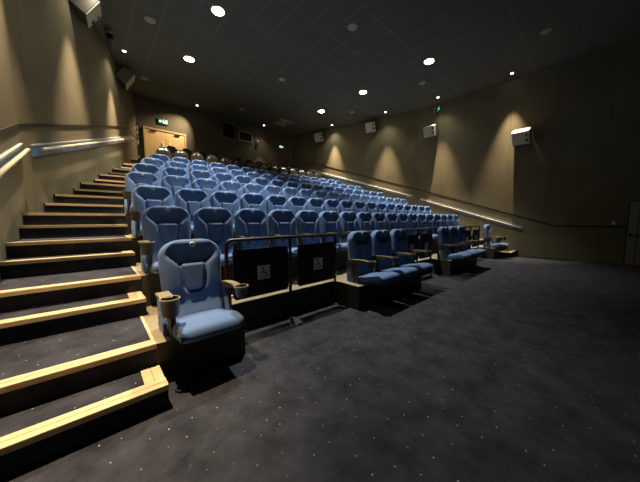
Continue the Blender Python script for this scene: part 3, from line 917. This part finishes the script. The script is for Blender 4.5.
for x, y, lab in ((2.58, 6.61, 'bright round downlight over the left seats, second lit one from the screen end'),
                  (2.58, 9.11, 'bright round downlight over the left seats, nearest the back wall'),
                  (8.40, 4.016, 'bright round downlight on the right, first from the screen end'),
                  (8.39, 6.70, 'bright round downlight on the right, middle of its line of three'),
                  (8.35, 9.16, 'bright round downlight on the right, nearest the back wall'),
                  (2.58, 4.05, 'bright round downlight over the left seats, nearest the camera')):
    t = thing('downlight', lab, 'ceiling light', (x, y, H_CEIL), group='large ceiling downlights')
    link('bulb', B1, t); link('trim_ring', R1_, t)
    add_spot('downlight_beam', t, (0, 0, -0.04), DOWN_P, WARM, 86, 1.0, 0.04)
WASH = [(mir(-0.33), 2.36, 'right wall, first from the screen end'), (mir(-0.17), 4.85, 'right wall, second from the screen end'),
        (10.693, 7.154, 'right wall, third from the screen end'), (9.958, 10.054, 'right wall, deepest in the room'),
        (-0.33, 2.36, 'left wall, nearest the camera'), (-0.32, 5.10, 'left wall, second from the camera'),
        (0.27, 7.52, 'left wall, third from the camera'), (1.00, 10.02, 'left wall, deepest in the room'),
        (3.766, 12.442, 'back wall near the oak doors'), (7.22, 12.565, 'back wall near the far corner')]
for x, y, lab in WASH:
    t = thing('wall_washer', 'small warm spotlight in the ceiling beside the ' + lab, 'spotlight', (x, y, H_CEIL), group='small wall washing spotlights')
    link('bulb', B2, t); link('trim_ring', R2_, t)
    back = y > 12
    if lab.endswith('doors'):
        add_spot('washer_beam', t, (0, 0, -0.035), 620.0, WCOL, 74, 1.0, 0.025, (-1.28, 0.62, -1.90))
    else:
        add_spot('washer_beam', t, (0, 0, -0.035), WASH_P * (0.30 if back else 1.15 if 'nearest the camera' in lab else 1.0), WCOL, 36 if 'nearest the camera' in lab else 40, 0.95, 0.025)
        if 'right wall, first' not in lab:
            add_spot('washer_spill', t, (0, 0, -0.036), 85.0 * (0.6 if back else 1.0), (1.0, 0.86, 0.60), 104, 1.0, 0.03)

# ceiling loudspeaker grilles, air diffuser
bm = bmesh.new(); lathe(bm, (0, 0, 0), [(0.0, -0.020), (0.05, -0.022), (0.11, -0.018), (0.125, -0.010), (0.130, 0.0)], 28)
GR = finish(bm, 'grille', M['grille'], True)
bm = bmesh.new(); lathe(bm, (0, 0, 0), [(0.055, -0.026), (0.065, -0.026), (0.065, -0.02), (0.055, -0.02)], 24); GR2 = finish(bm, 'inner_ring', M['ring'])
for x, y, lab in ((CX, 4.74, 'middle of the ceiling, first from the screen end'), (CX, 8.13, 'middle of the ceiling, second from the screen end'), (CX, 11.52, 'middle of the ceiling, nearest the back wall'),
                  (9.52, 1.28, 'right of the ceiling in the dark corner'), (9.52, 4.79, 'right of the ceiling, near the first bright downlight'), (9.52, 8.25, 'right of the ceiling, nearest the far end'),
                  (1.385, 8.08, 'left of the ceiling, nearest the camera'), (1.70, 11.44, 'left of the ceiling, nearest the back wall')):
    t = thing('ceiling_speaker', 'round pale ceiling speaker in the ' + lab, 'ceiling speaker', (x, y, H_CEIL), group='round ceiling speakers')
    link('grille', GR, t); link('inner_ring', GR2, t)
t = thing('air_diffuser', 'square slatted air diffuser in the ceiling near the back wall', 'vent', (7.78, 11.55, H_CEIL))
bm = bmesh.new()
for a in (0.40, 0.30, 0.20, 0.10):
    for x0, x1, y0, y1 in ((-a, a, -a, -a + 0.03), (-a, a, a - 0.03, a), (-a, -a + 0.03, -a + 0.03, a - 0.03), (a - 0.03, a, -a + 0.03, a - 0.03)):
        box(bm, x0, x1, y0, y1, -0.032 - (0.4 - a) * 0.05, -0.002)
link('louvre', finish(bm, 'louvre', M['grille']), t)

# ------------------------------------------------------------------ back wall: doors, windows, signs
yw = Y_BACK
t = thing('door_1', 'double light oak door at the top of the left stairs', 'door', (2.59, yw, row_z(10)))
t['kind'] = 'structure'
DH = 5.175 - row_z(10); dw = 0.755
for s in (-1, 1):
    bm = bmesh.new(); box(bm, min(0.003 * s, s * dw), max(0.003 * s, s * dw), -0.055, -0.004, 0.005, DH - 0.02, 0, 0.004)
    lf = link('door_leaf', finish(bm, 'door_leaf', M['door']), t)
    bm = bmesh.new(); box(bm, s * 0.13 - 0.045, s * 0.13 + 0.045, -0.062, -0.055, 0.80, 1.16)
    cyl(bm, (s * 0.13, -0.085, 0.86), (0, 0, 1), 0.012, 0.24, 10)
    for z in (0.87, 1.09): cyl(bm, (s * 0.13, -0.085, z), (0, 1, 0), 0.008, 0.025, 8)
    link('pull_handle', finish(bm, 'pull_handle', M['plate']), lf)
    bm = bmesh.new(); box(bm, s * 0.45 - 0.10, s * 0.45 + 0.10, -0.10, -0.055, DH - 0.085, DH - 0.045, 0, 0.005)
    link('door_closer', finish(bm, 'door_closer', M['shell']), lf)
bm = bmesh.new()
for x0, x1, z0, z1 in ((-dw - 0.06, -dw - 0.002, 0, DH + 0.05), (dw + 0.002, dw + 0.06, 0, DH + 0.05), (-dw - 0.002, dw + 0.002, DH - 0.015, DH + 0.05)):
    box(bm, x0, x1, -0.075, -0.002, z0, z1)
link('door_frame', finish(bm, 'door_frame', M['door_frame']), t)

def make_window(n, label, x0, x1, z0, z1, fr, mt):
    t = thing('window_%d' % n, label, 'window', ((x0 + x1) / 2, yw, z0)); t['kind'] = 'structure'
    hx = (x1 - x0) / 2; h = z1 - z0
    bm = bmesh.new()
    for a, b, c, d in ((-hx, hx, 0, fr), (-hx, hx, h - fr, h), (-hx, -hx + fr, fr, h - fr), (hx - fr, hx, fr, h - fr)): box(bm, a, b, -0.05, -0.002, c, d)
    link('window_frame', finish(bm, 'window_frame', mt), t)
    bm = bmesh.new(); box(bm, -hx + fr, hx - fr, -0.018, -0.010, fr, h - fr); link('pane', finish(bm, 'pane', M['glass']), t)
make_window(1, 'dark projection window in the back wall, left of the pale-framed one', 5.10, 5.80, 5.50, 6.24, 0.04, M['win_frame_dark'])
make_window(2, 'projection window with a pale frame in the back wall', 6.00, 6.775, 5.50, 6.03, 0.045, M['win_frame'])

def make_exit(label, x, y, z, w, h, arrow, rotz=0.0):
    t = thing('exit_sign', label, 'exit sign', (x, y, z), (0, 0, rotz))
    bm = bmesh.new(); box(bm, -w / 2 - 0.01, w / 2 + 0.01, -0.045, -0.002, -h / 2 - 0.01, h / 2 + 0.01, 0, 0.006)
    link('sign_case', finish(bm, 'sign_case', M['shell']), t)
    bm = bmesh.new(); box(bm, -w / 2, w / 2, -0.050, -0.046, -h / 2, h / 2); face = link('lit_face', finish(bm, 'lit_face', M['exit']), t)
    bm = bmesh.new(); yf = -0.052
    def poly(pts): bm.faces.new([bm.verts.new((a * w / 2 * arrow, yf, b * h / 2)) for a, b in pts])
    poly([(-0.88, 0.0), (-0.55, 0.62), (-0.55, -0.62)]); poly([(-0.56, 0.2), (-0.25, 0.2), (-0.25, -0.2), (-0.56, -0.2)])
    # running figure
    poly([(0.08 + 0.10 * math.cos(k * PI / 5), 0.66 + 0.2 * math.sin(k * PI / 5)) for k in range(10)])
    poly([(0.0, 0.42), (0.20, 0.42), (0.26, -0.12), (0.08, -0.12)])
    poly([(0.08, -0.05), (0.20, -0.10), (0.02, -0.80), (-0.10, -0.80)]); poly([(0.16, -0.05), (0.27, -0.10), (0.36, -0.75), (0.26, -0.78)])
    poly([(-0.02, 0.40), (0.03, 0.20), (-0.14, -0.02), (-0.18, 0.10)])
    poly([(0.52, -0.80), (0.86, -0.80), (0.86, 0.80), (0.52, 0.80)])
    link('symbol', finish(bm, 'symbol', M['exit_white']), face)
make_exit('green lit exit sign with arrow above the oak doors', 2.52, yw, 5.585, 0.36, 0.19, 1)
make_exit('small green exit sign on the back wall near the far corner', 8.66, yw, 5.66, 0.30, 0.15, -1)
# pull cord hanging below the far exit sign
bm = bmesh.new(); box(bm, 8.66, 8.685, yw - 0.03, yw - 0.002, 5.22, 5.50)
o = link('cable_cover', finish(bm, 'cable_cover', M['win_frame_dark'])); o['label'] = 'thin vertical cable cover under the far green exit sign'; o['category'] = 'cable cover'
t = thing('sounder', 'pink alarm sounder on the back wall right of the projection windows', 'alarm', (7.06, yw, 5.66))
bm = bmesh.new(); lathe(bm, (0, 0, 0), [(0.075, 0.002), (0.075, 0.05), (0.055, 0.10), (0.0, 0.12)], 20, axis=(0, -1, 0)); link('beacon', finish(bm, 'beacon', M['pink'], True), t)
bm = bmesh.new(); box(bm, -0.10, 0.02, -0.09, -0.002, -0.26, -0.09, 0, 0.01); link('horn', finish(bm, 'horn', M['shell']), t)  # black box stands in for the shadow below the pink fixture
# emergency twin lamp on the right wall
ye = 5.10; t = thing('emergency_light', 'small emergency light with green indicator high on the right wall', 'emergency light', (X_R, ye, 6.17))
bm = bmesh.new(); box(bm, -0.07, -0.002, -0.14, 0.14, -0.10, 0.10, 0, 0.01); link('housing', finish(bm, 'housing', M['speaker_box']), t)
for dy, dz in ((-0.09, 0.07), (0.09, 0.05), (-0.05, -0.08), (0.10, -0.09)):
    bm = bmesh.new(); cyl(bm, (-0.07, dy, dz), (-1, 0, 0), 0.028, 0.02, 14); link('lamp_head', finish(bm, 'lamp_head', M['white']), t)
bm = bmesh.new(); box(bm, -0.076, -0.0705, -0.115, -0.055, -0.03, 0.03); link('indicator', finish(bm, 'indicator', M['led']), t)

# things at the top of the left stairs
bm = bmesh.new(); y = 12.72; x = wall_l(y)
prism(bm, [(x + 0.001, y), (x + 0.016, y - 0.004), (x + 0.016 + 0.07 * SL, y + 0.066), (x + 0.001 + 0.07 * SL, y + 0.07)], 4.93, 5.05)
o = link('wall_plate', finish(bm, 'wall_plate', M['white'])); o['label'] = 'small white plate on the left wall near the oak doors'; o['category'] = 'wall plate'
t = thing('cable_trunking', 'black vertical trunking with pale stickers in the corner left of the oak doors', 'trunking', (1.58, yw, row_z(10)))
bm = bmesh.new(); box(bm, -0.035, 0.035, -0.05, -0.002, 0.0, 1.75, 0, 0.004); link('channel', finish(bm, 'channel', M['black']), t)
for z0, z1, mt in ((1.50, 1.64, 'white'), (1.30, 1.44, 'white'), (1.12, 1.24, 'red'), (0.88, 1.06, 'white'), (0.35, 0.42, 'white')):
    bm = bmesh.new(); box(bm, -0.028, 0.012, -0.054, -0.051, z0, z1); link('sticker', finish(bm, 'sticker', M[mt]), t)
# camera on the ceiling by the left wall
t = thing('security_camera', 'small black camera with white cap hanging beside the upper left wall', 'camera', (0.62, 9.30, H_CEIL))
bm = bmesh.new(); cyl(bm, (0, 0, -0.06), (0, 0, 1), 0.07, 0.06, 20); cyl(bm, (0, 0, -0.14), (0, 0, 1), 0.02, 0.08, 10); link('ceiling_mount', finish(bm, 'ceiling_mount', M['white']), t)
bm = bmesh.new(); box(bm, -0.07, 0.07, -0.20, 0.18, -0.30, -0.14, 0, 0.02); link('body', finish(bm, 'body', M['black']), t)
bm = bmesh.new(); cyl(bm, (0, -0.20, -0.22), (0, -1, 0), 0.045, 0.03, 18); link('lens', finish(bm, 'lens', M['glass']), t)

# ------------------------------------------------------------------ grey exit door on the right wall, switch
t = thing('door_2', 'grey door with black push bar at the right edge of the picture', 'door', (X_R, -1.05, 0)); t['kind'] = 'structure'
bm = bmesh.new(); box(bm, -0.045, -0.002, -0.44, 0.44, 0.0, 1.83, 0, 0.004)
lf = link('door_leaf', finish(bm, 'door_leaf', M['grey_door']), t)
bm = bmesh.new()
for yv in (-0.30, -0.02, 0.26): box(bm, -0.050, -0.0455, yv, yv + 0.02, 0.06, 1.78)
link('door_rib', finish(bm, 'door_rib', M['speaker_box']), lf)
bm = bmesh.new(); tube(bm, [(-0.10, -0.42, 0.87), (-0.10, 0.42, 0.87)], 0.016, 10)
for yv in (-0.40, 0.40): box(bm, -0.115, -0.0455, yv - 0.02, yv + 0.02, 0.83, 0.91)
link('push_bar', finish(bm, 'push_bar', M['black']), lf)
bm = bmesh.new()
for y0, y1, z0, z1 in ((-0.47, -0.442, 0, 1.86), (0.442, 0.47, 0, 1.86), (-0.442, 0.442, 1.832, 1.86)): box(bm, -0.03, -0.002, y0, y1, z0, z1)
link('door_frame', finish(bm, 'door_frame', M['black']), t)
bm = bmesh.new(); box(bm, X_R - 0.014, X_R - 0.001, -0.35, -0.29, 1.16, 1.26, 0, 0.003); 
o = link('light_switch', finish(bm, 'light_switch', M['white'])); o['label'] = 'small white switch on the dark right wall beside the grey door'; o['category'] = 'switch'

# coiled cable on the carpet by the first step
bm = bmesh.new()
pts = []
for k in range(64):
    a = k / 63 * 2 * PI * 2.6; rr = 0.030 + 0.006 * math.sin(a * 0.7); pts.append((0.43 + rr * math.cos(a), 2.10 + rr * math.sin(a), 0.007 + 0.0002 * k))
tube(bm, pts, 0.006, 8)
o = link('coiled_cable', smooth_by_angle(finish(bm, 'coiled_cable', M['shell'], True), 60)); o['label'] = 'small coil of black cable on the carpet beside the first step'; o['category'] = 'cable'

# ------------------------------------------------------------------ world, colour management
w = bpy.data.worlds.new('world'); S.world = w; w.use_nodes = True
w.node_tree.nodes['Background'].inputs[0].default_value = (0.02, 0.02, 0.022, 1)
w.node_tree.nodes['Background'].inputs[1].default_value = 0.0
S.view_settings.view_transform = 'Standard'; S.view_settings.look = 'None'
S.view_settings.gamma = 1.0; S.view_settings.use_curve_mapping = False
S.view_settings.exposure = 0.0
try:
    S.cycles.max_bounces = 8; S.cycles.diffuse_bounces = 2; S.cycles.sample_clamp_indirect = 4.0
except Exception: pass
